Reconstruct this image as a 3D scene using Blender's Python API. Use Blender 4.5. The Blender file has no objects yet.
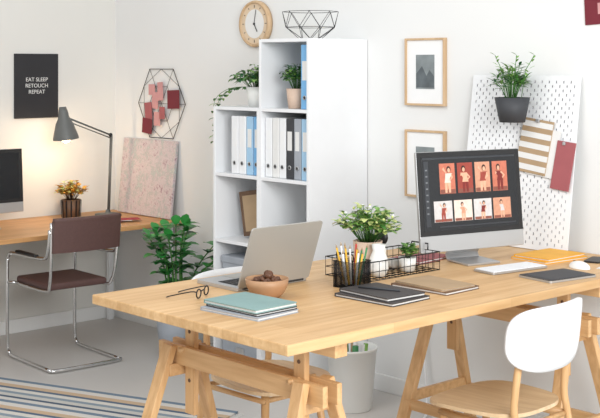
import bpy, bmesh, math, random
from mathutils import Vector, Matrix, Euler
random.seed(7)
scene = bpy.context.scene
try: scene.view_settings.view_transform = 'Standard'
except Exception: pass

# ------------------------------------------------------------ materials
def lin(c):
    return tuple(((v/255)/12.92 if v/255 <= 0.04045 else ((v/255+0.055)/1.055)**2.4) for v in c)
def mat(name, rgb, rough=0.5, metal=0.0, var=0.06, scale=12.0, emit=0.0, spec=0.5, bump=0.0):
    m = bpy.data.materials.new(name); m.use_nodes = True
    nt = m.node_tree; b = nt.nodes['Principled BSDF']
    c = lin(rgb)
    b.inputs['Roughness'].default_value = rough
    b.inputs['Metallic'].default_value = metal
    b.inputs['Specular IOR Level'].default_value = spec
    tc = nt.nodes.new('ShaderNodeTexCoord'); nz = nt.nodes.new('ShaderNodeTexNoise')
    nz.inputs['Scale'].default_value = scale; nz.inputs['Detail'].default_value = 4
    nt.links.new(tc.outputs['Object'], nz.inputs['Vector'])
    r = nt.nodes.new('ShaderNodeValToRGB')
    r.color_ramp.elements[0].position = 0.3; r.color_ramp.elements[1].position = 0.7
    r.color_ramp.elements[0].color = tuple(max(0, v*(1-var)) for v in c)+(1,)
    r.color_ramp.elements[1].color = tuple(min(1, v*(1+var)) for v in c)+(1,)
    nt.links.new(nz.outputs['Fac'], r.inputs['Fac'])
    nt.links.new(r.outputs['Color'], b.inputs['Base Color'])
    if emit > 0:
        b.inputs['Emission Color'].default_value = c+(1,)
        b.inputs['Emission Strength'].default_value = emit
    if bump > 0:
        bp = nt.nodes.new('ShaderNodeBump'); bp.inputs['Strength'].default_value = bump
        nt.links.new(nz.outputs['Fac'], bp.inputs['Height']); nt.links.new(bp.outputs['Normal'], b.inputs['Normal'])
    return m
def wood(name, c1, c2, axis='Y', stave=None, rough=0.45):
    m = bpy.data.materials.new(name); m.use_nodes = True
    nt = m.node_tree; b = nt.nodes['Principled BSDF']; b.inputs['Roughness'].default_value = rough
    tc = nt.nodes.new('ShaderNodeTexCoord'); mp = nt.nodes.new('ShaderNodeMapping')
    s = {'X': (1.5, 22, 22), 'Y': (22, 1.5, 22), 'Z': (22, 22, 1.5)}[axis]
    mp.inputs['Scale'].default_value = s
    nt.links.new(tc.outputs['Object'], mp.inputs['Vector'])
    nz = nt.nodes.new('ShaderNodeTexNoise'); nz.inputs['Scale'].default_value = 2.2; nz.inputs['Detail'].default_value = 7
    nt.links.new(mp.outputs['Vector'], nz.inputs['Vector'])
    r = nt.nodes.new('ShaderNodeValToRGB')
    r.color_ramp.elements[0].position = 0.32; r.color_ramp.elements[1].position = 0.68
    r.color_ramp.elements[0].color = lin(c1)+(1,); r.color_ramp.elements[1].color = lin(c2)+(1,)
    nt.links.new(nz.outputs['Fac'], r.inputs['Fac'])
    out = r.outputs['Color']
    if stave:
        m2 = nt.nodes.new('ShaderNodeMapping')
        m2.inputs['Rotation'].default_value = (0, 0, math.pi/2 if axis == 'Y' else 0)
        nt.links.new(tc.outputs['Object'], m2.inputs['Vector'])
        bk = nt.nodes.new('ShaderNodeTexBrick')
        bk.inputs['Scale'].default_value = 1.0
        bk.inputs['Brick Width'].default_value = stave[0]; bk.inputs['Row Height'].default_value = stave[1]
        bk.inputs['Mortar Size'].default_value = 0.0006
        bk.inputs['Color1'].default_value = (0.84, 0.80, 0.74, 1); bk.inputs['Color2'].default_value = (1, 1, 1, 1)
        bk.inputs['Mortar'].default_value = (0.72, 0.66, 0.58, 1)
        nt.links.new(m2.outputs['Vector'], bk.inputs['Vector'])
        mx = nt.nodes.new('ShaderNodeMixRGB'); mx.blend_type = 'MULTIPLY'; mx.inputs[0].default_value = 1
        nt.links.new(out, mx.inputs[1]); nt.links.new(bk.outputs['Color'], mx.inputs[2]); out = mx.outputs[0]
    nt.links.new(out, b.inputs['Base Color'])
    return m

M = {}
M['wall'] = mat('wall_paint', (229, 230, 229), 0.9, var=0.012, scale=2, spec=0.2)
M['wall_shaded'] = mat('wall_paint_left_shaded', (219, 218, 213), 0.9, var=0.012, scale=2, spec=0.2)  # off-white wall paint with the left wall's dimmer light put into the colour
M['trim'] = mat('trim_white', (234, 235, 234), 0.5, var=0.01)
M['white'] = mat('white_lacquer', (234, 236, 238), 0.4, var=0.01)
M['whitep'] = mat('white_ceramic', (234, 235, 232), 0.3, var=0.01)
M['offw'] = mat('paper_white', (226, 226, 224), 0.8, var=0.02)
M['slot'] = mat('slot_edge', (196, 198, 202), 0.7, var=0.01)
M['black'] = mat('black_plastic', (28, 28, 30), 0.45)
M['blackm'] = mat('black_metal', (30, 30, 32), 0.4, metal=0.4)
M['char'] = mat('charcoal', (58, 60, 64), 0.6)
M['grayb'] = mat('binder_gray', (158, 164, 172), 0.6)
M['blueb'] = mat('binder_blue', (120, 178, 224), 0.6)
M['lblue'] = mat('binder_lightblue', (160, 198, 226), 0.6)
M['chrome'] = mat('chrome', (215, 215, 215), 0.12, metal=1, var=0.0)
M['alu'] = mat('aluminium', (190, 191, 192), 0.38, metal=0.7, var=0.01)
M['aluD'] = mat('aluminium_lid', (176, 174, 168), 0.45, metal=0.3, var=0.01)
M['screen'] = mat('screen_dark', (24, 26, 30), 0.25, var=0.02, emit=0.2)
M['leath'] = mat('brown_leather', (88, 62, 58), 0.5, bump=0.1, scale=60)
M['lampg'] = mat('lamp_grey', (98, 100, 98), 0.45)
M['poster'] = mat('poster_black', (36, 36, 40), 0.6)
M['ptext'] = mat('poster_text', (225, 225, 222), 0.6)
M['red'] = mat('swatch_red', (150, 38, 48), 0.7)
M['dred'] = mat('swatch_burgundy', (112, 30, 44), 0.7)
M['pink'] = mat('swatch_pink', (200, 146, 146), 0.7)
M['dpink'] = mat('swatch_rose', (160, 88, 92), 0.7)
M['terr'] = mat('pot_clay', (212, 186, 166), 0.7)
M['gold'] = mat('gold_leaf', (190, 140, 50), 0.6, var=0.25)
M['soil'] = mat('soil', (62, 46, 36), 0.95, var=0.3, scale=60)
M['g1'] = mat('leaf_green', (70, 122, 52), 0.5, var=0.2)
M['g2'] = mat('leaf_light', (122, 164, 78), 0.5, var=0.2)
M['g3'] = mat('leaf_dark', (36, 92, 50), 0.4, var=0.2)
M['g4'] = mat('leaf_yellow', (190, 200, 128), 0.5, var=0.2)
M['zz'] = mat('leaf_zz', (52, 136, 62), 0.35, var=0.25)
M['teal'] = mat('notebook_teal', (128, 158, 156), 0.6)
M['tan'] = mat('notebook_tan', (172, 146, 114), 0.6)
M['yell'] = mat('notebook_yellow', (228, 168, 50), 0.6)
M['dark'] = mat('notebook_dark', (60, 56, 56), 0.55)
M['brn'] = mat('brown_wood', (104, 78, 58), 0.6, var=0.2)
M['nut'] = mat('nuts', (92, 58, 38), 0.5, var=0.3, scale=40)
M['bowl'] = mat('bowl_beige', (172, 132, 98), 0.5)
M['green_p'] = mat('pencil_green', (60, 130, 80), 0.5)
M['yel_p'] = mat('pencil_yellow', (226, 176, 50), 0.5)
M['red_p'] = mat('pencil_red', (190, 60, 50), 0.5)
M['bulb'] = mat('bulb', (255, 222, 165), 0.5, var=0, emit=9)
M['lampin'] = mat('lamp_inner', (240, 225, 200), 0.5)
M['table'] = wood('table_wood', (206, 165, 114), (224, 188, 140), 'Y', (0.62, 0.075))
M['desk'] = wood('desk_wood', (186, 136, 86), (206, 158, 106), 'Y', (0.7, 0.08))
M['pineX'] = wood('pine_x', (202, 158, 108), (222, 182, 132), 'X')
M['pineZ'] = wood('pine_z', (200, 156, 106), (222, 182, 132), 'Z')
M['seatw'] = wood('seat_birch', (210, 180, 140), (226, 200, 162), 'X')
M['framew'] = wood('frame_oak', (190, 158, 120), (210, 180, 144), 'Z')
M['phot'] = mat('photo_grey', (128, 136, 138), 0.5, var=0.35, scale=9)
M['photd'] = mat('photo_dark', (86, 94, 98), 0.5, var=0.35, scale=14)
M['mat'] = mat('mat_board', (236, 237, 237), 0.8, var=0.01)

# ------------------------------------------------------------ mesh builder
class G:
    def __init__(s, name, loc=(0, 0, 0), rz=0.0, rx=0.0, ry=0.0):
        s.n = name; s.loc = loc; s.rot = (rx, ry, rz); s.V = []; s.F = []; s.MI = []; s.S = []; s.mats = []
    def mi(s, k):
        if k not in s.mats: s.mats.append(k)
        return s.mats.index(k)
    def add(s, vs, fs, m, smooth=False):
        o = len(s.V); s.V += [tuple(v) for v in vs]; i = s.mi(m)
        for f in fs:
            s.F.append(tuple(o+k for k in f)); s.MI.append(i); s.S.append(smooth)
    def box(s, c, size, m, rot=(0, 0, 0), bev=0.0, seg=2, mx=None):
        bm = bmesh.new(); bmesh.ops.create_cube(bm, size=1)
        for v in bm.verts: v.co = Vector((v.co.x*size[0], v.co.y*size[1], v.co.z*size[2]))
        if bev > 0: bmesh.ops.bevel(bm, geom=bm.edges[:], offset=bev, segments=seg, affect='EDGES', profile=0.5)
        R = (mx if mx is not None else Euler(rot).to_matrix())
        bm.verts.index_update()
        vs = [R @ v.co + Vector(c) for v in bm.verts]
        fs = [[v.index for v in f.verts] for f in bm.faces]; bm.free()
        s.add(vs, fs, m, False)
    def bar(s, p1, p2, w, h, m, bev=0.003, up=(0, 0, 1)):
        p1 = Vector(p1); p2 = Vector(p2); d = p2-p1; L = d.length; z = d.normalized()
        x = Vector(up).cross(z)
        if x.length < 1e-4: x = Vector((0, 1, 0)).cross(z)
        x.normalize(); y = z.cross(x)
        R = Matrix((x, y, z)).transposed()
        s.box((p1+p2)/2, (w, h, L), m, bev=bev, seg=1, mx=R)
    def rbox(s, c, sx, sy, sz, r, m, n=6, rz=0):
        P = []
        for cx, cy, a0 in ((sx/2-r, sy/2-r, 0), (-sx/2+r, sy/2-r, 90), (-sx/2+r, -sy/2+r, 180), (sx/2-r, -sy/2+r, 270)):
            for i in range(n+1):
                a = math.radians(a0+90*i/n); P.append((cx+r*math.cos(a), cy+r*math.sin(a)))
        s.prism(P, c, sz, m, rz)
    def prism(s, P, c, sz, m, rz=0):
        N = len(P); cr, sr = math.cos(rz), math.sin(rz)
        Q = [(x*cr-y*sr+c[0], x*sr+y*cr+c[1]) for x, y in P]
        vs = [(x, y, c[2]-sz/2) for x, y in Q]+[(x, y, c[2]+sz/2) for x, y in Q]
        fs = [list(range(N))[::-1], [N+i for i in range(N)]]+[[i, (i+1) % N, N+(i+1) % N, N+i] for i in range(N)]
        s.add(vs, fs, m)
    def lathe(s, prof, m, c=(0, 0, 0), n=32, R=None, smooth=True):
        vs = []; fs = []
        for (r, z) in prof:
            for i in range(n):
                a = 2*math.pi*i/n; v = Vector((r*math.cos(a), r*math.sin(a), z))
                if R is not None: v = R @ v
                vs.append(v+Vector(c))
        for j in range(len(prof)-1):
            for i in range(n):
                fs.append([j*n+i, j*n+(i+1) % n, (j+1)*n+(i+1) % n, (j+1)*n+i])
        s.add(vs, fs, m, smooth)
    def disc(s, c, r, m, n=32, R=None):
        vs = []
        for i in range(n):
            a = 2*math.pi*i/n; v = Vector((r*math.cos(a), r*math.sin(a), 0))
            if R is not None: v = R @ v
            vs.append(v+Vector(c))
        s.add(vs, [list(range(n))], m)
    def tube(s, path, r, m, n=8, closed=False, sm=0, r2=None):
        P = [Vector(p) for p in path]
        if sm:
            Q = []; N = len(P)
            rng = range(N) if closed else range(N-1)
            for i in rng:
                p0 = P[(i-1) % N] if closed else P[max(i-1, 0)]; p1 = P[i]; p2 = P[(i+1) % N]
                p3 = P[(i+2) % N] if closed else P[min(i+2, N-1)]
                for k in range(sm):
                    t = k/sm
                    Q.append(0.5*((2*p1)+(p2-p0)*t+(2*p0-5*p1+4*p2-p3)*t*t+(3*p1-p0-3*p2+p3)*t*t*t))
            if not closed: Q.append(P[-1])
            P = Q
        N = len(P); vs = []; prev = None
        for i in range(N):
            if closed: t = P[(i+1) % N]-P[i-1]
            else: t = P[min(i+1, N-1)]-P[max(i-1, 0)]
            t.normalize()
            if prev is None:
                a = Vector((0, 0, 1)) if abs(t.z) < 0.9 else Vector((1, 0, 0)); x = a.cross(t).normalized()
            else:
                x = prev-t*prev.dot(t); x.normalize()
            prev = x; y = t.cross(x)
            rr = r if r2 is None else r+(r2-r)*i/(N-1)
            for k in range(n):
                a = 2*math.pi*k/n; vs.append(P[i]+x*rr*math.cos(a)+y*rr*math.sin(a))
        fs = []
        for i in range(N if closed else N-1):
            j = (i+1) % N
            for k in range(n): fs.append([i*n+k, i*n+(k+1) % n, j*n+(k+1) % n, j*n+k])
        if not closed: fs += [list(range(n))[::-1], [(N-1)*n+k for k in range(n)]]
        s.add(vs, fs, m, True)
    def ball(s, c, r, m, sc=(1, 1, 1), n=10, half=False):
        vs = []; fs = []
        R = n//2+1
        for j in range(R+1):
            ph = math.pi*j/R
            if half: ph = math.pi/2+ph/2
            for i in range(n):
                a = 2*math.pi*i/n
                vs.append((c[0]+r*sc[0]*math.sin(ph)*math.cos(a), c[1]+r*sc[1]*math.sin(ph)*math.sin(a), c[2]-r*sc[2]*math.cos(ph)))
        for j in range(R):
            for i in range(n): fs.append([j*n+i, j*n+(i+1) % n, (j+1)*n+(i+1) % n, (j+1)*n+i])
        s.add(vs, fs, m, True)
    def leaf(s, b, d, L, W, m, droop=0.3):
        b = Vector(b); d = Vector(d).normalized(); side = d.cross(Vector((0, 0, 1)))
        if side.length < 0.05: side = Vector((random.uniform(-1, 1), random.uniform(-1, 1), 0))
        side.normalize(); up = side.cross(d).normalized()
        prof = [0.08, 0.75, 1.0, 0.72, 0.04]; vs = []; fs = []
        for i, w in enumerate(prof):
            t = i/4; p = b+d*L*t-Vector((0, 0, 1))*L*droop*t*t
            vs += [p-side*W/2*w+up*W*0.12*w, p, p+side*W/2*w+up*W*0.12*w]
        for i in range(4):
            for k in range(2):
                a = i*3+k; fs.append([a, a+1, a+4, a+3])
        s.add(vs, fs, m, True)
    def done(s, parent=None):
        me = bpy.data.meshes.new(s.n); me.from_pydata(s.V, [], s.F)
        for k in s.mats: me.materials.append(M[k])
        for p, i, sm in zip(me.polygons, s.MI, s.S): p.material_index = i; p.use_smooth = sm
        me.update()
        bm = bmesh.new(); bm.from_mesh(me); bmesh.ops.recalc_face_normals(bm, faces=bm.faces[:]); bm.to_mesh(me); bm.free()
        ob = bpy.data.objects.new(s.n, me); scene.collection.objects.link(ob)
        ob.location = s.loc; ob.rotation_euler = s.rot
        if parent: ob.parent = parent
        return ob

# ------------------------------------------------------------ room
TH = 0.88     # work table height
g = G('floor'); 
M['floor'] = mat('floor_pale', (206, 203, 199), 0.4, var=0.03, scale=1.5)
g.box((4.5, -4.0, -0.05), (9.4, 8.4, 0.1), 'floor'); g.done()
g = G('wall_back'); g.box((4.6, 0.05, 1.5), (9.2, 0.1, 3.0), 'wall'); g.done()
g = G('wall_left'); g.box((-0.05, -4.0, 1.5), (0.1, 8.2, 3.0), 'wall_shaded'); g.done()
g = G('baseboard_back'); g.box((4.6, -0.008, 0.045), (9.2, 0.016, 0.09), 'trim', bev=0.004); g.done()
g = G('baseboard_left'); g.box((0.008, -4.0, 0.045), (0.016, 8.0, 0.09), 'trim', bev=0.004); g.done()

# rug
m = bpy.data.materials.new('rug_striped'); m.use_nodes = True; nt = m.node_tree; b = nt.nodes['Principled BSDF']
b.inputs['Roughness'].default_value = 0.95
tc = nt.nodes.new('ShaderNodeTexCoord'); sp = nt.nodes.new('ShaderNodeSeparateXYZ')
nt.links.new(tc.outputs['Object'], sp.inputs[0])
md = nt.nodes.new('ShaderNodeMath'); md.operation = 'MULTIPLY'; md.inputs[1].default_value = 3.0
nt.links.new(sp.outputs['Y'], md.inputs[0])
fr = nt.nodes.new('ShaderNodeMath'); fr.operation = 'FRACT'; nt.links.new(md.outputs[0], fr.inputs[0])
r = nt.nodes.new('ShaderNodeValToRGB'); r.color_ramp.interpolation = 'CONSTANT'
cols = [(0, (222, 218, 212)), (0.14, (116, 136, 154)), (0.24, (216, 212, 206)), (0.36, (80, 98, 118)), (0.44, (206, 204, 198)),
        (0.56, (140, 156, 168)), (0.66, (222, 218, 210)), (0.78, (90, 110, 132)), (0.86, (206, 180, 150))]
while len(r.color_ramp.elements) < len(cols): r.color_ramp.elements.new(0.5)
for e, (p, c) in zip(r.color_ramp.elements, cols): e.position = p; e.color = lin(c)+(1,)
nt.links.new(fr.outputs[0], r.inputs['Fac'])
wv = nt.nodes.new('ShaderNodeTexNoise'); wv.inputs['Scale'].default_value = 160
mx = nt.nodes.new('ShaderNodeMixRGB'); mx.blend_type = 'MULTIPLY'; mx.inputs[0].default_value = 0.15
nt.links.new(r.outputs['Color'], mx.inputs[1]); nt.links.new(wv.outputs['Fac'], mx.inputs[2])
nt.links.new(mx.outputs[0], b.inputs['Base Color']); M['rug'] = m
g = G('striped_rug', (1.70, -1.90, 0.006), math.radians(22))
g.box((0, 0, 0), (2.0, 1.5, 0.012), 'rug')
for i in range(76):
    for sx in (-1, 1):
        y = -0.74+i*0.0197; g.tube([(sx*1.0, y, 0), (sx*1.04, y+random.uniform(-.006, .006), -0.002)], 0.002, 'offw', n=4)
g.done()

# ------------------------------------------------------------ shelf
TI = 0.3695
SX0, SXM, SX1 = 1.64, 2.035, 2.43; SY0, SY1 = -0.432, -0.004
def shelf_unit(name, x0, x1, tiers):
    g = G(name, ((x0+x1)/2, (SY0+SY1)/2, 0)); w = x1-x0; d = SY1-SY0; H = tiers*TI+0.015; t = 0.018
    for sx in (-1, 1): g.box((sx*(w/2-t/2), 0, H/2), (t, d, H), 'white', bev=0.0015)
    g.box((0, d/2-0.004, H/2), (w-2*t, 0.008, H), 'white')
    for i in range(tiers+1):
        z = i*TI+t/2-0.0015
        g.box((0, -0.001, z), (w-2*t, d-0.004, t), 'white', bev=0.0015)
    g.done()
shelf_unit('shelf_unit', SX0, SXM-0.001, 4)
shelf_unit('shelf_unit', SXM, SX1, 5)
def tz(i): return i*TI+0.0175

def binder(x, z, w, m, h=0.318, dy=0):
    g = G('ring_binder', (x, SY0+0.165+dy, z)); d = 0.28
    g.box((0, 0, h/2), (w, d, h), m, bev=0.004)
    g.box((0, 0.004, h/2), (w-0.008, d-0.001, h-0.012), 'offw')
    R = Euler((math.pi/2, 0, 0)).to_matrix()
    g.lathe([(0.008, 0), (0.012, 0), (0.012, 0.003), (0.008, 0.003)], 'alu', (0, -d/2, 0.06), 16, R)
    g.disc((0, -d/2-0.0008, 0.06), 0.009, 'char', 16, R)
    g.box((0, -d/2-0.0006, 0.2), (w*0.6, 0.001, 0.1), 'offw' if m != 'white' else 'mat')
    g.done()
for x, w, m_ in [(2.085, .052, 'white'), (2.142, .052, 'offw'), (2.198, .052, 'white'), (2.256, .058, 'char'), (2.315, .052, 'grayb'), (2.375, .058, 'lblue')]:
    binder(x, tz(3), w, m_)
for x, w, m_ in [(1.80, .06, 'white'), (1.865, .06, 'white'), (1.928, .055, 'lblue'), (1.985, .045, 'blueb')]:
    binder(x, tz(3), w, m_)
binder(2.372, tz(4), 0.06, 'blueb', 0.335)
g = G('wooden_frame_box', (1.85, -0.29, tz(2)), rz=0.1)
R = Euler((0, -0.16, 0)).to_matrix()
g.box(R @ Vector((0.02, 0, 0.135))+Vector((0, 0, 0.012)), (0.22, 0.022, 0.25), 'brn', mx=R, bev=0.003)
g.box(R @ Vector((0.02, -0.012, 0.135))+Vector((0, 0, 0.012)), (0.17, 0.003, 0.20), 'tan', mx=R)
g.done()
g = G('magazine_stack', (2.23, -0.27, tz(2)))
for i, (m_, t) in enumerate([('offw', .012), ('tan', .01), ('white', .02), ('dark', .008), ('offw', .014)]):
    g.box((random.uniform(-.006, .006), 0, 0.008+i*0.015), (.28, .24, t), m_, rot=(0, 0, random.uniform(-.05, .05)))
g.done()
for x, c in ((1.84, 'grayb'), (2.23, 'offw')):
    for k in (0, 1):
        g = G('storage_box', (x, -0.23, tz(k)), 0)
        g.box((0, 0, 0.12), (0.32, 0.34, 0.24), c, bev=0.006); g.box((0, 0, 0.255), (0.33, 0.35, 0.04), c, bev=0.006)
        g.box((0, -0.173, 0.13), (0.07, 0.006, 0.04), 'alu', bev=0.002); g.done()

# ------------------------------------------------------------ plants
def pot(g, r, h, m, c=(0, 0, 0), taper=0.78, n=32):
    g.lathe([(0.001, 0), (r*taper, 0), (r, h), (r*0.92, h), (r*0.88, h-0.015), (0.001, h-0.016)], m, c, n)
    g.disc((c[0], c[1], c[2]+h-0.014), r*0.88, 'soil')
def bush(g, c, n, R, H, L, W, ms, droop=0.3, stem='g1'):
    for i in range(n):
        a = random.uniform(0, 2*math.pi); k = random.random()**0.6
        tip = Vector((c[0]+R*k*math.cos(a), c[1]+R*k*math.sin(a), c[2]+H*(1-0.45*k*k)*random.uniform(0.55, 1)))
        base = Vector((c[0]+R*0.25*k*math.cos(a), c[1]+R*0.25*k*math.sin(a), c[2]))
        mid = (base+tip)/2+Vector((0, 0, H*0.1))
        g.tube([base, mid, tip], 0.0013, stem, n=4)
        for j in range(5):
            p = mid.lerp(tip, j/4); a2 = a+random.uniform(-1.6, 1.6)
            g.leaf(p, (math.cos(a2), math.sin(a2), random.uniform(-0.1, 0.9)), L*random.uniform(.7, 1.1), W*random.uniform(.8, 1.1), random.choice(ms), droop)

g = G('potted_trailing_plant', (1.885, -0.30, tz(4)-.001)); pot(g, 0.075, 0.11, 'whitep')
bush(g, (-.03, 0, 0.10), 60, 0.125, 0.14, 0.05, 0.03, ['g1', 'g3', 'g2'], 0.5)
for k in range(4):
    y = random.uniform(-.1, .0); x0 = -0.275-random.random()*.02; dz = random.uniform(.12, .26)
    pts = [(-.03, y*.3, .11), (-.15, y, .10), (x0, y, .03), (x0-.005, y, -dz*.5), (x0, y, -dz)]
    g.tube(pts, 0.0014, 'g1', n=4, sm=4)
    P = [Vector(p) for p in pts]
    for q in range(14):
        t = q/13*3.99; i = int(t); pp = P[i].lerp(P[i+1], t-i); a = random.uniform(1.8, 4.5)
        g.leaf(pp, (math.cos(a), math.sin(a), .1), .036, .026, random.choice(['g1', 'g3', 'g2']), .5)
g.done()
g = G('small_potted_plant', (2.235, -0.34, tz(4))); pot(g, 0.055, 0.105, 'terr')
bush(g, (0, 0, 0.10), 50, 0.088, 0.15, 0.036, 0.022, ['g1', 'g2', 'g3'], 0.35); g.done()

# ZZ plant
g = G('zz_plant', (1.20, -0.36, 0)); pot(g, 0.125, 0.27, 'grayb')
for i in range(11):
    a = i*2.4+.4; k = 0.25+0.75*((i*0.618) % 1.0); R_ = 0.30*k; H_ = random.uniform(0.48, 0.64)*(1.05-.4*k)
    base = Vector((0.05*math.cos(a), 0.05*math.sin(a), 0.25)); tip = Vector((R_*math.cos(a), R_*math.sin(a)*0.9, 0.27+H_))
    mid = Vector((R_*.45*math.cos(a), R_*.45*math.sin(a), 0.27+H_*0.6))
    pts = [base, mid, tip]; g.tube(pts, 0.007, 'g1', n=6, sm=4, r2=0.003)
    for q in range(6):
        t = 0.55+q/5*1.4; kk = min(int(t), 1); p = pts[kk].lerp(pts[kk+1], t-kk); d = (pts[kk+1]-pts[kk]).normalized()
        tw = random.uniform(-.7, .7)
        for sd in (-1, 1):
            sv = Vector((-math.sin(a+tw), math.cos(a+tw), 0))*sd
            g.leaf(p, sv*1.0+d*0.5+Vector((0, 0, random.uniform(-.1, .3))), 0.115, 0.078, random.choice(['g3', 'zz', 'zz', 'zz']), 0.35)
    g.leaf(tip, (tip-mid), 0.10, 0.06, 'zz', .3)
g.done()

# ------------------------------------------------------------ geometric wire bowl
g = G('geometric_wire_bowl', (2.235, -0.24, 5*TI+.015)); rings = [(0.06, 0.003, 0), (0.14, 0.065, .5), (0.15, 0.148, 0)]; RR = []
for r_, z_, o in rings:
    RR.append([Vector((r_*math.cos((i+o)*math.pi/4), r_*math.sin((i+o)*math.pi/4), z_)) for i in range(8)])
for R_ in RR:
    for i in range(8): g.tube([R_[i], R_[(i+1) % 8]], 0.0015, 'blackm', n=5)
for j in range(2):
    for i in range(8):
        o = 0 if j == 0 else 1
        g.tube([RR[j][i], RR[j+1][i]], 0.0015, 'blackm', n=5)
        k = (i-1) % 8 if j == 0 else (i+1) % 8
        g.tube([RR[j][i], RR[j+1][k]], 0.0015, 'blackm', n=5)
g.done()

# ------------------------------------------------------------ wall clock
R = Euler((math.pi/2, 0, 0)).to_matrix()
g = G('wall_clock', (1.52, -0.004, 1.97))
g.lathe([(0.001, 0), (0.137, 0), (0.139, 0.02), (0.134, 0.033), (0.122, 0.034), (0.120, 0.022), (0.001, 0.022)], 'framew', n=64, R=R)
M['clockf'] = mat('clock_face', (218, 196, 168), .6)
g.disc((0, -0.0235, 0), 0.120, 'clockf', 64, R)
g.disc((0, -0.0242, 0), 0.086, 'offw', 64, R)
for i in range(12):
    a = i*math.pi/6; g.box((0.103*math.sin(a), -0.025, 0.103*math.cos(a)), (0.003, 0.002, 0.010 if i % 3 else .016), 'char', rot=(0, a, 0))
for a, L, w in ((2.6, 0.055, 0.005), (0.2, 0.085, 0.003)):
    g.box((L/2*math.sin(a), -0.028, L/2*math.cos(a)), (w, 0.002, L), 'black', rot=(0, a, 0))
g.lathe([(0.001, .031), (0.007, .03), (0.007, .022)], 'black', n=12, R=R)
g.done()

# ------------------------------------------------------------ picture frames
for k, zc in enumerate((1.69, 1.22)):
    g = G('picture_frame', (2.852, -0.012, zc)); w, h, t = 0.27, 0.345, 0.011
    for sx in (-1, 1): g.box((sx*(w/2-t/2), 0, 0), (t, 0.022, h), 'framew', bev=.001)
    for sz in (-1, 1): g.box((0, 0, sz*(h/2-t/2)), (w-2*t, 0.022, t), 'framew', bev=.001)
    g.box((0, 0.003, 0), (w-2*t, 0.01, h-2*t), 'mat')
    g.box((0.0, -0.0025, 0.0), (0.125, 0.002, 0.175), 'phot')
    if k == 0:
        P = [(-.06, -.08), (.06, -.08), (.06, -.02), (.03, .01), (.01, -.02), (-.02, .03), (-.06, -.01)]
        g.add([(x, -.004, z) for x, z in P], [list(range(7))], 'photd')
    else:
        P = [(-.03, -.08), (.05, -.08), (.045, -.03), (.02, .0), (.025, .04), (.0, .065), (-.025, .04), (-.02, .0), (-.05, -.04)]
        g.add([(x, -.004, z) for x, z in P], [list(range(9))], 'brn')
    g.done()

# ------------------------------------------------------------ hex memo board (flat-topped)
g = G('wire_memo_board', (0.56, -0.012, 1.475))
def hx(r_, a): return Vector((r_*math.sin(a), 0, r_*math.cos(a)))
C = [hx(0.26, i*math.pi/3+math.pi/6) for i in range(6)]
for i in range(6):
    g.tube([C[i], C[(i+1) % 6]], 0.0026, 'blackm', n=6)
    g.tube([C[i]*0.5+C[(i+1) % 6]*0.5, C[(i+1) % 6]*.5+C[(i+2) % 6]*.5], 0.0015, 'blackm', n=5)
    g.tube([C[i], Vector((0, 0, 0))], 0.0015, 'blackm', n=5)
    g.tube([C[i]*.5, C[(i+1) % 6]*.5], 0.0015, 'blackm', n=5)
for i, (x, z, w, h, m_) in enumerate([(-.10, .09, .07, .07, 'pink'), (-.06, .02, .07, .11, 'pink'), (.0, .08, .06, .12, 'pink'), (.145, .03, .13, .12, 'dred'),
        (-.13, -.05, .08, .11, 'dpink'), (-.03, -.10, .07, .09, 'pink'), (-.14, -.15, .11, .10, 'dred'), (.03, -.06, .06, .08, 'dpink')]):
    g.box((x, -.006-.0015*i, z), (w, .0012, h), m_, rot=(0, random.uniform(-.12, .12), 0))
g.done()

# ------------------------------------------------------------ poster
g = G('slogan_poster', (0.0058, -0.613, 1.59)); g.box((0, 0, 0), (0.012, 0.32, 0.42), 'poster', bev=.001); po = g.done()
for i, t in enumerate(('EAT SLEEP', 'RETOUCH', 'REPEAT')):
    cu = bpy.data.curves.new('poster_text', 'FONT'); cu.body = t; cu.size = 0.036; cu.align_x = 'CENTER'; cu.extrude = 0.0004
    o = bpy.data.objects.new('poster_text', cu); scene.collection.objects.link(o); cu.materials.append(M['ptext'])
    o.parent = po; o.location = (0.0072, 0, 0.03-i*0.04); o.rotation_euler = (math.pi/2, 0, math.pi/2)

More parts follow.
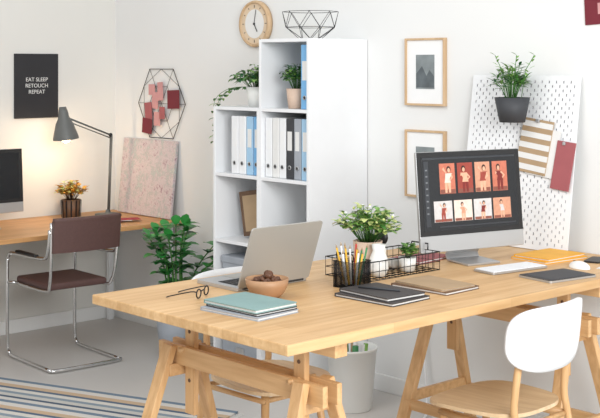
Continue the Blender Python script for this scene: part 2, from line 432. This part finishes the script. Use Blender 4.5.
# ------------------------------------------------------------ left desk
DZ = 0.735
g = G('side_desk', (0.40, -1.5, 0))
g.box((0, 0, DZ-0.014), (0.79, 2.96, 0.028), 'desk', bev=.003)
for x in (-.34, .34):
    for y in (-1.42, 1.42): g.box((x, y, (DZ-.028)/2), (.035, .035, DZ-.028), 'white', bev=.002)
g.box((-.34, 0, DZ-.058), (.025, 2.84, .06), 'white')
for y in (-1.42, 1.42): g.box((0, y, DZ-.058), (.68, .025, .06), 'white')
g.done()
def computer_monitor(name, loc, rz, W, H, chin, content=False, tilt=0.06, stand=0.13):
    g = G(name, loc, rz); R = Euler((0, -tilt, 0)).to_matrix(); c0 = Vector((0, 0, stand+(H+chin)/2))
    def P(y, z, x=0): return R @ Vector((x, y, z))+c0
    tot = H+chin
    g.box(P(0, 0), (0.016, W, tot), 'alu', mx=R, bev=.004)
    bx = G('tmp'); bx.ball((0, 0, 0), 0.16, 'alu', (1, 1, 1), 24)
    g.add([P(v[1]*1.25, v[2]*.95, -.006-max(0, -v[0])*.16) for v in bx.V], bx.F, 'alu', True)
    g.box(P(0, chin/2, .0085), (0.002, W-.004, H-.004), 'black', mx=R)
    g.box(P(0, -H/2, .0085), (0.002, W-.004, chin-.004), 'alu', mx=R)
    g.box(P(0, chin/2, .0098), (0.0012, W-.045, H-.045), 'screen', mx=R)
    pts = [(-.02, stand+.12), (-.055, stand-.02), (-.062, .03), (-.05, .008), (.10, .005)]
    for i in range(len(pts)-1):
        a, b_ = pts[i], pts[i+1]; g.bar((a[0], 0, a[1]), (b_[0], 0, b_[1]), 0.17, 0.008, 'alu', bev=.001, up=(1, 0, .01) if i < 2 else (0, 0, 1))
    if content:
        ell = lambda cy, cz, ry, rz_, n=12: [(cy+ry*math.cos(q*2*math.pi/n), cz+rz_*math.sin(q*2*math.pi/n)) for q in range(n)]
        def tile(y, z, w, h, bg, top, leg, pose):
            zc = chin/2+z
            g.box(P(y, zc, .0110), (.0008, w, h), bg, mx=R)
            def poly(pts_, m_, lay): g.add([P(y+a*h, zc+b2*h, .0116+lay*.0003) for a, b2 in pts_], [list(range(len(pts_)))], m_)
            lim = w/h/2*.95
            def cl(p): return [(max(-lim, min(lim, a)), b2) for a, b2 in p]
            s_ = .06*pose
            poly(cl([(-.5, -.49), (.5, -.49), (.5, -.36), (-.5, -.36)]), 'tile_floor', 0)
            poly(cl(ell(s_, .30, .085, .11)), 'tile_hair', 1)
            poly(cl([(-.12, -.12), (-.11, -.47), (-.03, -.47), (-.005, -.14)]), leg, 1)
            poly(cl([(.0, -.14), (.04, -.47), (.12, -.47), (.12, -.12)]), leg, 1)
            poly(cl([(-.13, -.14), (.13, -.14), (.095, .0), (.14+s_, .17), (-.14+s_, .17), (-.095, .0)]), top, 2)
            poly(cl([(.12+s_, .17), (.21, .02), (.11, -.08), (.08, -.05), (.15, .02), (.08+s_, .12)]), 'tile_skin', 3)
            poly(cl([(-.12+s_, .17), (-.20, .06 if pose < 0 else .30), (-.15, .08 if pose < 0 else .38), (-.07+s_, .12)]), 'tile_skin', 3)
            poly(cl(ell(s_, .27, .055, .075)), 'tile_skin', 4)
        A = [('tile_o', 'tile_w', 'tile_skin', 1), ('tile_r', 'tile_skin', 'tile_r2', -1), ('tile_o2', 'tile_r', 'tile_skin', 1), ('tile_o', 'tile_r2', 'tile_r2', -1)]
        B = [('tile_w2', 'tile_r', 'tile_r', 1), ('tile_w', 'tile_o2', 'tile_skin', -1), ('tile_w2', 'tile_r2', 'tile_skin', 1), ('tile_o2', 'tile_w2', 'tile_skin', -1)]
        for k in range(4): tile(-.120+k*.093, .062, .080, .128, *A[k])
        for k in range(4): tile(-.150+k*.104, -.076, .094, .088, *B[k])
        g.box(P(0, chin/2+.148, .011), (.0008, W-.06, .008), 'tile_ui', mx=R)
        g.box(P(-W/2+.045, chin/2, .011), (.0008, .024, H-.08), 'tile_ui', mx=R)
        g.box(P(.03, -.140+chin/2, .011), (.0008, W-.14, .006), 'tile_ui', mx=R)
        for k in range(8): g.box(P(-W/2+.045, chin/2+.10-k*.026, .0116), (.0006, .010, .006), 'tile_g', mx=R)
    g.done()
for k, c in dict(tile_o=(180, 104, 82), tile_r=(142, 58, 46), tile_o2=(190, 138, 112), tile_w=(212, 194, 182), tile_skin=(208, 158, 130),
                 tile_r2=(112, 34, 30), tile_w2=(190, 186, 184), tile_g=(110, 114, 118), tile_ui=(46, 49, 54), tile_hair=(50, 28, 20), tile_floor=(124, 72, 58)).items():
    M[k] = mat(k, c, .5, var=.12, scale=60, emit=.30)
computer_monitor('desktop_computer', (0.30, -1.16, DZ), 0.0, 0.56, 0.33, 0.06, stand=.085)
g = G('gold_flower_pot', (0.2, -0.47, DZ)); g.lathe([(0.001, 0), (.055, 0), (.062, .12), (.056, .12), (.052, .108), (.001, .107)], 'brn', n=24)
g.disc((0, 0, .108), .054, 'soil')
for i in range(12):
    a = i*math.pi/6; g.bar((.06*math.cos(a), .06*math.sin(a), .003), (.065*math.cos(a), .065*math.sin(a), .118), .009, .004, 'blackm')
bush(g, (0, 0, .115), 56, .10, .13, .038, .03, ['gold', 'gold', 'g4'], .2, stem='brn'); g.done()

# desk lamp
g = G('desk_lamp', (0.265, -0.23, DZ))
g.lathe([(0.001, 0), (.085, 0), (.085, .012), (.02, .02), (.012, .04), (.001, .04)], 'lampg', n=32)
e1 = Vector((0.0, .02, .53)); hd = Vector((0.06, -.34, .655))
g.tube([(0, 0, .03), e1], .006, 'lampg'); g.tube([(0.018, 0, .03), e1+Vector((.018, 0, 0))], .004, 'lampg')
g.tube([e1, hd], .006, 'lampg'); g.tube([e1+Vector((0, 0, -.02)), hd+Vector((0, .02, -.03))], .004, 'lampg')
g.ball(e1, .014, 'blackm'); g.ball(hd, .013, 'blackm')
R = Euler((0.12, 0.0, 0)).to_matrix(); sc_ = hd+Vector((0, -.03, -.0))
g.lathe([(0.001, .07), (.022, .07), (.030, .04), (.036, 0.0), (.055, -.035), (.080, -.12), (.082, -.135)], 'lampg', sc_, 32, R)
g.lathe([(.078, -.134), (.076, -.12), (.050, -.035), (.03, -.01)], 'lampin', sc_, 32, R)
g.lathe([(.082, -.135), (.078, -.134)], 'lampg', sc_, 32, R)
g.ball(sc_+R @ Vector((0, 0, -.125)), .034, 'bulb', n=14)
lamp = g.done()
L = bpy.data.lights.new('lamp_light', 'POINT'); L.energy = 4.3; L.color = (1, .76, .5); L.shadow_soft_size = .03
lo = bpy.data.objects.new('lamp_light', L); scene.collection.objects.link(lo); lo.parent = lamp; lo.location = sc_+R @ Vector((0, 0, -.19))

# leaning canvas
m = bpy.data.materials.new('abstract_canvas'); m.use_nodes = True; nt = m.node_tree; b = nt.nodes['Principled BSDF']; b.inputs['Roughness'].default_value = .8
tc = nt.nodes.new('ShaderNodeTexCoord'); nz = nt.nodes.new('ShaderNodeTexNoise'); nz.inputs['Scale'].default_value = 9; nz.inputs['Detail'].default_value = 12; nz.inputs['Roughness'].default_value = .9
nz.inputs['Distortion'].default_value = .2
nt.links.new(tc.outputs['Object'], nz.inputs['Vector']); r = nt.nodes.new('ShaderNodeValToRGB')
cs = [(.40, (134, 112, 122)), (.44, (186, 158, 164)), (.48, (210, 206, 206)), (.52, (198, 176, 178)), (.55, (150, 170, 166)), (.59, (214, 212, 208)), (.65, (176, 164, 140))]
while len(r.color_ramp.elements) < 7: r.color_ramp.elements.new(.5)
for e, (p, c) in zip(r.color_ramp.elements, cs): e.position = p; e.color = lin(c)+(1,)
nt.links.new(nz.outputs['Fac'], r.inputs['Fac']); nt.links.new(r.outputs['Color'], b.inputs['Base Color']); M['canvas'] = m
g = G('abstract_painting', (0.44, -0.066, DZ+.004), rx=-0.11); g.box((0, 0, 0.25), (0.60, 0.018, 0.5), 'canvas', bev=.002); g.done()
g = G('red_paper_samples', (0.55, -0.36, DZ+.001))
for i, m_ in enumerate(['red', 'pink', 'dred', 'offw', 'red']): g.box((.02*i-.04, .04*i-.1, .002+.003*i), (.16, .10, .002), m_, rot=(0, 0, .3*i))
g.done()

# ------------------------------------------------------------ cantilever chair (front = -X)
g = G('cantilever_chair', (0.80, -0.89, 0), rz=-0.04)
for y in (-.225, .225):
    g.tube([(.27, y, .014), (-.18, y, .014), (-.242, y, .03), (-.265, y, .09), (-.265, y, .53), (-.25, y, .595), (-.19, y, .62), (.14, y, .63), (.225, y, .66), (.258, y, .80)], .0105, 'chrome', n=10, sm=5)
    g.tube([(-.22, y*.86, .44), (.14, y*.86, .44), (.21, y*.9, .475), (.245, y*.94, .60), (.262, y*.97, .84)], .009, 'chrome', n=10, sm=5)
    g.tube([(-.265, y, .44), (-.22, y*.86, .44)], .009, 'chrome', n=8)
    g.box((-.02, y, .638), (.24, .032, .016), 'black', bev=.006)
g.tube([(.27, -.225, .014), (.285, -.15, .014), (.285, .15, .014), (.27, .225, .014)], .0105, 'chrome', n=10, sm=4)
g.tube([(-.22, -.19, .44), (-.23, 0, .44), (-.22, .19, .44)], .009, 'chrome', n=8, sm=3)
g.box((-.02, 0, .462), (.40, .385, .04), 'leath', bev=.016, seg=3)
N = 12; vs = []; fs = []
for i in range(N+1):
    y = -.215+.43*i/N; bow = .028*(1-(y/.215)**2)
    for x, z in ((.245, .67), (.275, .67), (.293, .85), (.263, .85)): vs.append((x+bow, y, z))
for i in range(N):
    for k in range(4): fs.append([i*4+k, i*4+(k+1) % 4, (i+1)*4+(k+1) % 4, (i+1)*4+k])
fs += [[0, 1, 2, 3], [N*4+3, N*4+2, N*4+1, N*4]]
g.add(vs, fs, 'leath', False); g.tube([(vs[i*4+2][0]-.015, vs[i*4+2][1], .853) for i in range(N+1)], .015, 'leath', n=8)
g.done()

# ------------------------------------------------------------ work table + trestles
TX0, TX1, TY0, TY1 = 3.15, 4.23, -2.185, -0.01
g = G('work_table', ((TX0+TX1)/2, (TY0+TY1)/2, 0))
g.box((0, 0, TH-.0175), (TX1-TX0, TY1-TY0, .035), 'table', bev=.004); g.done()
def trestle(y):
    g = G('trestle', (3.68, y, 0))
    zt = TH-.035
    g.box((0, 0, zt-.03), (.98, .055, .058), 'pineX', bev=.003)
    for x in (-.30, .30):
        g.box((x, 0, zt-.06-.17), (.055, .022, .36), 'pineZ', bev=.002)
        for z in (.56, .62, .74): g.tube([(x, -.013, z), (x, .013, z)], .007, 'brn', n=10)
        g.tube([(x, -.06, .68), (x, .06, .68)], .009, 'pineX', n=10)
    for sy in (-1, 1):
        g.box((0, sy*.032, .655), (.90, .022, .07), 'pineX', bev=.003)
        for sx in (-1, 1):
            g.bar((sx*.36, sy*.055, .69), (sx*.41, sy*.27, 0.001), .055, .030, 'pineZ', up=(0, 1, 0))
        g.box((0, sy*.205, .21), (.80, .02, .045), 'pineX', bev=.002)
    for sx in (-1, 1):
        g.box((sx*.345, 0, .60), (.022, .15, .045), 'pineX', bev=.002)
        g.box((sx*.385, 0, .24), (.022, .40, .045), 'pineX', bev=.002)
    g.done()
trestle(-1.90); trestle(-0.42)

# ------------------------------------------------------------ plywood chairs (front = -X)
def ply_chair(loc, rz):
    g = G('plywood_chair', loc, rz)
    P = []
    for i in range(48):
        a = 2*math.pi*i/48; ca, sa = math.cos(a), math.sin(a); n_ = 3.2
        r_ = (abs(ca)**n_+abs(sa)**n_)**(-1/n_); wy = .215+.018*(-ca)
        P.append((r_*ca*.21, r_*sa*wy))
    vs = []; fs = []; K = [0, .5, .8, 1.0]; SZ = .465
    for k in K[1:]:
        for x, y in P: vs.append((x*k, y*k, SZ+.010*k*k-.012*(max(0, -x*k/.2))**3))
    vs.append((0, 0, SZ)); c_ = len(vs)-1
    for i in range(48):
        j = (i+1) % 48; fs.append([c_, i, j])
        for q in range(2): fs.append([q*48+i, (q+1)*48+i, (q+1)*48+j, q*48+j])
    o = len(vs); vs += [(x, y, z-.014) for x, y, z in vs]
    fs2 = [[v+o for v in f][::-1] for f in fs]
    rim = [[2*48+i, 2*48+(i+1) % 48, o+2*48+(i+1) % 48, o+2*48+i] for i in range(48)]
    g.add(vs, fs+fs2+rim, 'seatw', False)
    for sy in (-1, 1):
        g.tube([(-.13, sy*.13, .455), (-.19, sy*.19, 0.0)], .017, 'pineZ', n=10, r2=.011)
        g.tube([(.255, sy*.195, 0.0), (.21, sy*.17, .40), (.195, sy*.165, .52), (.222, sy*.15, .76)], .014, 'pineZ', n=10, sm=4)
        g.tube([(-.15, sy*.15, .42), (.205, sy*.168, .42)], .011, 'pineX', n=8)
    g.tube([(.20, -.165, .42), (.20, .165, .42)], .011, 'pineX', n=8)
    g.tube([(-.14, -.14, .42), (-.14, .14, .42)], .011, 'pineX', n=8)
    NY, NZ = 36, 10; vs = []; fs = []
    def q(i, j, off):
        u = math.sin(math.pi/2*math.sin(math.pi/2*(-1+2*i/NY))); v = -1+2*j/NZ
        if v >= 0: edge = max(0.0, 1-abs(u)**5)**(1/3.4)     # squarer shoulders on top
        else: edge = max(0.0, 1-abs(u)**2.8)**(1/2.4)        # rounder, tapering lower edge
        edge = max(edge, .01)
        y = .245*u; z = .745+.12*v*edge
        x = .222+.065*(1-u*u)-.018+.10*(z-.72)
        return (x+off, y, z)
    for off in (0, .012):
        for i in range(NY+1):
            for j in range(NZ+1): vs.append(q(i, j, off))
    n1 = (NY+1)*(NZ+1); id_ = lambda i, j, l: l*n1+i*(NZ+1)+j
    for l in (0, 1):
        for i in range(NY):
            for j in range(NZ): fs.append([id_(i, j, l), id_(i+1, j, l), id_(i+1, j+1, l), id_(i, j+1, l)])
    for i in range(NY):
        for j in (0, NZ): fs.append([id_(i, j, 0), id_(i+1, j, 0), id_(i+1, j, 1), id_(i, j, 1)])
    for j in range(NZ):
        for i in (0, NY): fs.append([id_(i, j, 0), id_(i, j+1, 0), id_(i, j+1, 1), id_(i, j, 1)])
    g.add(vs, fs, 'white', True)
    g.done()
ply_chair((4.08, -1.0, 0), 0.06)
ply_chair((3.26, -1.42, 0), math.pi)

# ------------------------------------------------------------ bin, cable
g = G('waste_bin', (2.66, -0.35, 0))
g.lathe([(.001, 0), (.095, 0), (.10, .005), (.125, .30), (.131, .302), (.131, .312), (.121, .312), (.095, .012), (.001, .01)], 'whitep', n=48)
for i in range(9):
    a = random.uniform(0, 6.28); r_ = random.uniform(.02, .08)
    b0 = Vector((r_*math.cos(a)*.6, r_*math.sin(a)*.6, .03)); t0 = Vector((r_*math.cos(a), r_*math.sin(a), random.uniform(.30, .36)))
    g.tube([b0, t0], random.choice([.012, .016, .009]), random.choice(['offw', 'g2', 'tan', 'offw', 'green_p', 'lblue']), n=12)
g.done()
g = G('power_cable', (0, 0, 0))
g.tube([(2.86, -.03, .42), (2.87, -.04, .25), (2.92, -.08, .06), (3.02, -.2, .012), (3.12, -.42, .008), (3.2, -.7, .008)], .006, 'white', sm=6)
g.box((2.86, -.012, .43), (.05, .02, .05), 'white', bev=.004); g.done()

# ------------------------------------------------------------ pegboard (leans on the wall)
g = G('pegboard', (3.17, -0.125, TH+.003), rx=-0.135); W_, H_ = .62, .80; c = .02; nx, nz = int(W_/c), int(H_/c); t = .005
hw, hh = .0030, .0065
for i in range(nx):
    for j in range(nz):
        x0, x1, z0, z1 = i*c, (i+1)*c, j*c, (j+1)*c
        border = i in (0, nx-1) or j in (0, nz-1)
        if (i+j) % 2 == 0 and not border:
            xc, zc = (x0+x1)/2, (z0+z1)/2
            for y in (0, t):
                o = [(x0, y, z0), (x1, y, z0), (x1, y, z1), (x0, y, z1), (xc-hw, y, zc-hh), (xc+hw, y, zc-hh), (xc+hw, y, zc+hh), (xc-hw, y, zc+hh)]
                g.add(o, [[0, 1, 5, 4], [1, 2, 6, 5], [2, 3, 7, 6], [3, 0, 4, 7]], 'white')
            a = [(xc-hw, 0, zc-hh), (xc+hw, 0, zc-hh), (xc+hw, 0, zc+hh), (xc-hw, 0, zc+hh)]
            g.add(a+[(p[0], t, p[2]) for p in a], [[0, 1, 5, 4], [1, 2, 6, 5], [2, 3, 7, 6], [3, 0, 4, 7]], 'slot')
        else:
            for y in (0, t): g.add([(x0, y, z0), (x1, y, z0), (x1, y, z1), (x0, y, z1)], [[0, 1, 2, 3]], 'white')
xm, zm = nx*c, nz*c
g.add([(0, 0, 0), (xm, 0, 0), (xm, 0, zm), (0, 0, zm), (0, t, 0), (xm, t, 0), (xm, t, zm), (0, t, zm)], [[0, 1, 5, 4], [1, 2, 6, 5], [2, 3, 7, 6], [3, 0, 4, 7]], 'white')
peg = g.done()
g = G('hanging_planter', (3.495, -0.135, 1.46)); pot(g, .082, .115, 'char', taper=.72)
g.box((0, .079, .09), (.05, .012, .02), 'blackm')
bush(g, (0, -.01, .10), 50, .10, .19, .05, .014, ['g1', 'g2', 'g1', 'g3'], .15)
for a in (-.4, .1, .5):
    g.tube([(a*.1, 0, .1), (a*.15, 0, .24), (a*.25, .0, .31)], .002, 'g1', n=4)
    for k in range(8): g.leaf((a*.15+a*.1*k/7, 0, .2+.11*k/7), (math.cos(k*2.4), math.sin(k*2.4), .6), .035, .012, 'g2', .1)
g.done()
def sheet(name, x, z, w, h, m_, rot, extra=None):
    y = -0.125+math.tan(.135)*(z-TH)-.012
    g = G(name, (x, y, z), rx=-.135); g.box((0, 0, 0), (w, .006, h), m_, rot=(0, rot, 0), bev=.001)
    if extra: extra(g, rot)
    g.done()
def pad(g, rot):
    R = Euler((0, rot, 0)).to_matrix()
    g.box(R @ Vector((0.05, .0035, -.02)), (.16, .003, .22), 'offw', rot=(0, rot, 0))
    for k in range(5): g.box(R @ Vector((0, -.0036, .10-k*.05)), (.17, .001, .026), 'offw', rot=(0, rot, 0))
    g.box(R @ Vector((0.0, -.010, .118)), (.02, .012, .016), 'alu', rot=(0, rot, 0), bev=.003)
sheet('striped_notebook', 3.575, 1.35, .17, .25, 'tan', .12, pad)
def clip(g, rot): g.box((0, -.006, .10), (.014, .01, .016), 'alu', bev=.003)
sheet('rose_folder', 3.74, 1.27, .10, .22, 'dpink', .1, clip)
g = G('red_wall_paper', (3.93, -.004, 1.99)); g.box((0, 0, 0), (.26, .003, .16), 'dred', rot=(0, -.05, 0)); g.box((.0, -.002, -.01), (.12, .001, .05), 'pink', rot=(0, -.05, 0)); g.done()

# ------------------------------------------------------------ things on the work table
computer_monitor('desktop_computer', (3.615, -0.585, TH), -0.24, 0.545, 0.355, 0.067, True, tilt=.10, stand=.055)
g = G('laptop', (3.475, -1.585, TH), rz=0.0)
g.rbox((-.125, 0, .0075), .25, .355, .013, .012, 'alu')
g.box((-.10, 0, .0145), (.11, .29, .001), 'char')
g.box((-.205, 0, .0145), (.07, .11, .0008), 'aluD')
for i in range(5):
    for j in range(13): g.box((-.058-i*.0205, -.132+j*.022, .0158), (.016, .018, .002), 'black')
th = math.radians(20); R = Euler((0, th, 0)).to_matrix()
cl = R @ Vector((0, 0, .122))+Vector((.004, 0, .014))
lid = G('tmp'); lid.rbox((0, 0, 0), .245, .355, .007, .012, 'aluD')
R2 = R @ Euler((0, math.pi/2, 0)).to_matrix()
g.add([R2 @ Vector(v)+cl for v in lid.V], lid.F, 'aluD')
g.box(R @ Vector((-.0042, 0, .122))+Vector((.004, 0, .014)), (.001, .335, .222), 'black', mx=R)
g.tube([(.003, -.15, .011), (.003, .15, .011)], .006, 'char')
g.done()
g = G('bowl_of_nuts', (3.625, -1.745, TH))
g.lathe([(.001, .0), (.045, 0), (.062, .018), (.076, .045), (.079, .070), (.075, .070), (.072, .045), (.055, .022), (.001, .014)], 'bowl', n=40)
for i in range(60):
    a = random.uniform(0, 6.28); r_ = .060*math.sqrt(random.random()); g.ball((r_*math.cos(a), r_*math.sin(a), .047+.022*(1-r_/.062)+random.uniform(0, .012)), .011, 'nut', (1, .8, .8), 7)
for i in range(3): g.ball((random.uniform(-.03, .03), random.uniform(-.03, .03), .082), .016, 'nut', (1, .85, .8), 9)
g.done()
def book(g, c, sx, sy, t, m_, rz, page=True):
    g.rbox((c[0], c[1], c[2]+.0015), sx, sy, .003, .006, m_, rz=rz); g.rbox((c[0], c[1], c[2]+t-.0015), sx, sy, .003, .006, m_, rz=rz)
    if page: g.box((c[0], c[1], c[2]+t/2), (sx-.008, sy-.008, t-.005), 'offw', rot=(0, 0, rz))
    cr, sr = math.cos(rz), math.sin(rz); ox = -sx/2+.003
    g.box((c[0]+ox*cr, c[1]+ox*sr, c[2]+t/2), (.005, sy-.004, t-.001), m_, rot=(0, 0, rz))
g = G('notebook_stack', (3.77, -1.95, TH)); book(g, (0, 0, 0), .28, .20, .012, 'grayb', .10); book(g, (.0, .01, .012), .26, .19, .010, 'dark', .04); book(g, (-.005, .008, .022), .265, .195, .013, 'teal', .05); g.done()
g = G('eyeglasses', (3.47, -1.92, TH), rz=.5)
for sy in (-1, 1):
    g.tube([(0+.0, sy*.034+.020*math.cos(a*.524), .020+.016*math.sin(a*.524)) for a in range(12)], .0026, 'black', n=6, closed=True)
    g.tube([(0, sy*.054, .028), (-.02, sy*.060, .03), (-.10, sy*.055, .010), (-.12, sy*.05, .003)], .0022, 'black', sm=3)
g.tube([(0, -.014, .025), (.003, 0, .029), (0, .014, .025)], .0024, 'black'); g.done()
g = G('black_notebooks', (3.91, -1.44, TH)); book(g, (0, 0, 0), .28, .21, .012, 'dark', .05); book(g, (-.01, .01, .012), .26, .19, .012, 'dark', -.05)
g.tube([(-.1, -.02, .028), (.05, .04, .028)], .004, 'char'); g.done()
g = G('tan_notebook', (3.91, -1.15, TH)); book(g, (0, 0, 0), .27, .20, .012, 'brn', .04); book(g, (0, 0, .0121), .25, .18, .008, 'tan', -.06); g.done()

def wire_box(g, sx, sy, h, step, r, m_, rr=None):
    rr = rr or r*1.8
    for z, q in ((h, rr), (r, r)):
        g.tube([(-sx/2, -sy/2, z), (sx/2, -sy/2, z), (sx/2, sy/2, z), (-sx/2, sy/2, z)], q, m_, n=6, closed=True)
    z = step
    while z < h-step*.4:
        g.tube([(-sx/2, -sy/2, z), (sx/2, -sy/2, z), (sx/2, sy/2, z), (-sx/2, sy/2, z)], r, m_, n=4, closed=True); z += step
    n_ = max(2, round(sx/step))
    for i in range(n_+1):
        x = -sx/2+sx*i/n_
        for y in (-sy/2, sy/2): g.tube([(x, y, r), (x, y, h)], r, m_, n=4)
        g.tube([(x, -sy/2, r), (x, sy/2, r)], r, m_, n=4)
    n_ = max(2, round(sy/step))
    for i in range(n_+1):
        y = -sy/2+sy*i/n_
        for x in (-sx/2, sx/2): g.tube([(x, y, r), (x, y, h)], r, m_, n=4)
        g.tube([(-sx/2, y, r), (sx/2, y, r)], r, m_, n=4)
g = G('mesh_pencil_cup', (3.685, -1.37, TH), rz=.1); wire_box(g, .10, .10, .10, .005, .0012, 'blackm', .0025)
for i in range(13):
    x, y = random.uniform(-.035, .035), random.uniform(-.035, .035); k = random.uniform(1.1, 1.6)
    m_ = random.choice(['green_p', 'yel_p', 'red_p', 'black', 'offw', 'yel_p', 'green_p'])
    b0 = Vector((x*.7, y*.7, .006)); t0 = Vector((x*k, y*k, random.uniform(.12, .16))); g.tube([b0, t0], .0036, m_, n=6); g.tube([t0, t0+(t0-b0).normalized()*.014], .0036, 'tan', n=6, r2=.0006)
g.done()
g = G('wire_basket', (3.55, -1.055, TH)); wire_box(g, .23, .43, .075, .0358, .0016, 'blackm', .0026)
for y in (-.215, .215): g.tube([(-.05, y, .075), (-.045, y*1.03, .10), (.045, y*1.03, .10), (.05, y, .075)], .003, 'blackm')
g.done()
g = G('potted_houseplant', (3.505, -1.10, TH+.004)); pot(g, .06, .125, 'terr', taper=.82); bush(g, (0, 0, .12), 80, .135, .16, .040, .026, ['g1', 'g2', 'g4', 'g2', 'g4'], .3)
for i in range(14):
    a = random.uniform(0, 6.28); k = random.random()**.5; g.ball((.12*k*math.cos(a), .12*k*math.sin(a), .17+.10*(1-.6*k*k)), .006, 'g4' if i % 3 else 'mat', n=6)
g.done()
g = G('white_pitcher', (3.605, -1.14, TH+.004), rz=1.9); g.lathe([(.001, 0), (.028, 0), (.040, .03), (.036, .07), (.024, .10), (.028, .125), (.025, .124), (.021, .10), (.028, .07), (.001, .01)], 'whitep', n=28)
g.tube([(.026, 0, .115), (.057, 0, .10), (.060, 0, .06), (.038, 0, .035)], .004, 'whitep', sm=5); g.done()
g = G('small_succulent', (3.60, -.965, TH+.004)); pot(g, .038, .055, 'whitep'); bush(g, (0, 0, .05), 22, .045, .06, .03, .018, ['g1', 'g2'], .1); g.done()
g = G('tape_roll', (3.50, -.93, TH+.004)); g.lathe([(.018, 0), (.036, 0), (.036, .03), (.018, .03), (.018, 0)], 'offw', n=28); g.done()
g = G('headphones', (3.36, -.90, TH), rz=.3)
g.lathe([(.001, 0), (.05, 0), (.05, .008), (.008, .012), (.006, .17), (.001, .17)], 'blackm', n=24)
g.tube([(0, -.06, .10), (0, -.068, .14), (0, -.045, .185), (0, 0, .20), (0, .045, .185), (0, .068, .14), (0, .06, .10)], .006, 'black', sm=5)
for sy in (-1, 1): g.ball((0, sy*.054, .10), .03, 'black', (1, .45, 1.1), 14)
g.tube([(0, 0, .17), (0, 0, .198)], .006, 'blackm'); g.done()
g = G('keyboard', (3.86, -.62, TH), rz=-.14); g.rbox((0, 0, .006), .12, .31, .008, .01, 'alu')
for i in range(5):
    for j in range(14): g.box((-.044+i*.022, -.137+j*.0211, .0115), (.0185, .018, .003), 'white')
g.done()
g = G('yellow_notebook', (3.80, -.27, TH)); book(g, (0, 0, 0), .20, .27, .011, 'yell', -.1); book(g, (0, 0, .0112), .19, .255, .011, 'yell', -.02); g.done()
g = G('black_tablet', (4.09, -.62, TH), rz=-.15); g.rbox((0, 0, .005), .18, .26, .008, .012, 'alu'); g.rbox((0, 0, .0095), .176, .256, .002, .012, 'black'); g.rbox((0, 0, .0108), .155, .22, .0008, .004, 'char'); g.done()
g = G('computer_mouse', (4.03, -.38, TH+.001), rz=-.2); g.ball((0, 0, 0), .034, 'whitep', (1.6, .95, .85), 18, half=True); g.disc((0, 0, 0.0003), .03, 'char'); g.box((-.025, 0, .0245), (.02, .004, .005), 'char', bev=.001); g.done()
g = G('smartphone', (3.97, -.17, TH), rz=.3); g.rbox((0, 0, .004), .07, .14, .007, .01, 'black'); g.done()
g = G('pink_notebook', (3.43, -.69, TH), rz=.1); book(g, (0, 0, 0), .16, .24, .012, 'dpink', 0); g.done()
g = G('paper_sheet', (4.13, -.22, TH)); g.box((0, 0, .001), (.15, .21, .001), 'offw', rot=(0, 0, .25)); g.done()

# ------------------------------------------------------------ light
w = bpy.data.worlds.new('World'); scene.world = w; w.use_nodes = True
w.node_tree.nodes['Background'].inputs[0].default_value = (0.975, .985, 1.0, 1); w.node_tree.nodes['Background'].inputs[1].default_value = .66
def area(name, loc, tgt, size, e, col):
    L = bpy.data.lights.new(name, 'AREA'); L.shape = 'RECTANGLE'; L.size = size[0]; L.size_y = size[1]; L.energy = e; L.color = col
    o = bpy.data.objects.new(name, L); scene.collection.objects.link(o); o.location = loc
    o.rotation_euler = (Vector(tgt)-Vector(loc)).to_track_quat('-Z', 'Y').to_euler()
area('window_light', (8.2, -3.2, 2.6), (2.6, -.8, .7), (2.6, 2.0), 245, (.985, .995, 1.0))
area('overhead_softbox', (3.4, -3.6, 3.6), (3.0, -1.0, .6), (2.5, 2.5), 60, (1.0, .99, .98))  # unseen softbox added overhead to brighten the room, not a ceiling fixture

# ------------------------------------------------------------ camera
cam = bpy.data.cameras.new('camera'); co = bpy.data.objects.new('camera', cam); scene.collection.objects.link(co)
co.location = (6.885, -4.556, 1.72)
f = Vector((-.739, .674, 0)); co.rotation_euler = f.to_track_quat('-Z', 'Y').to_euler()
cam.sensor_width = 36; cam.lens = 1185/600*36; cam.shift_y = -(209-66)/600
cam.clip_start = .05
scene.camera = co
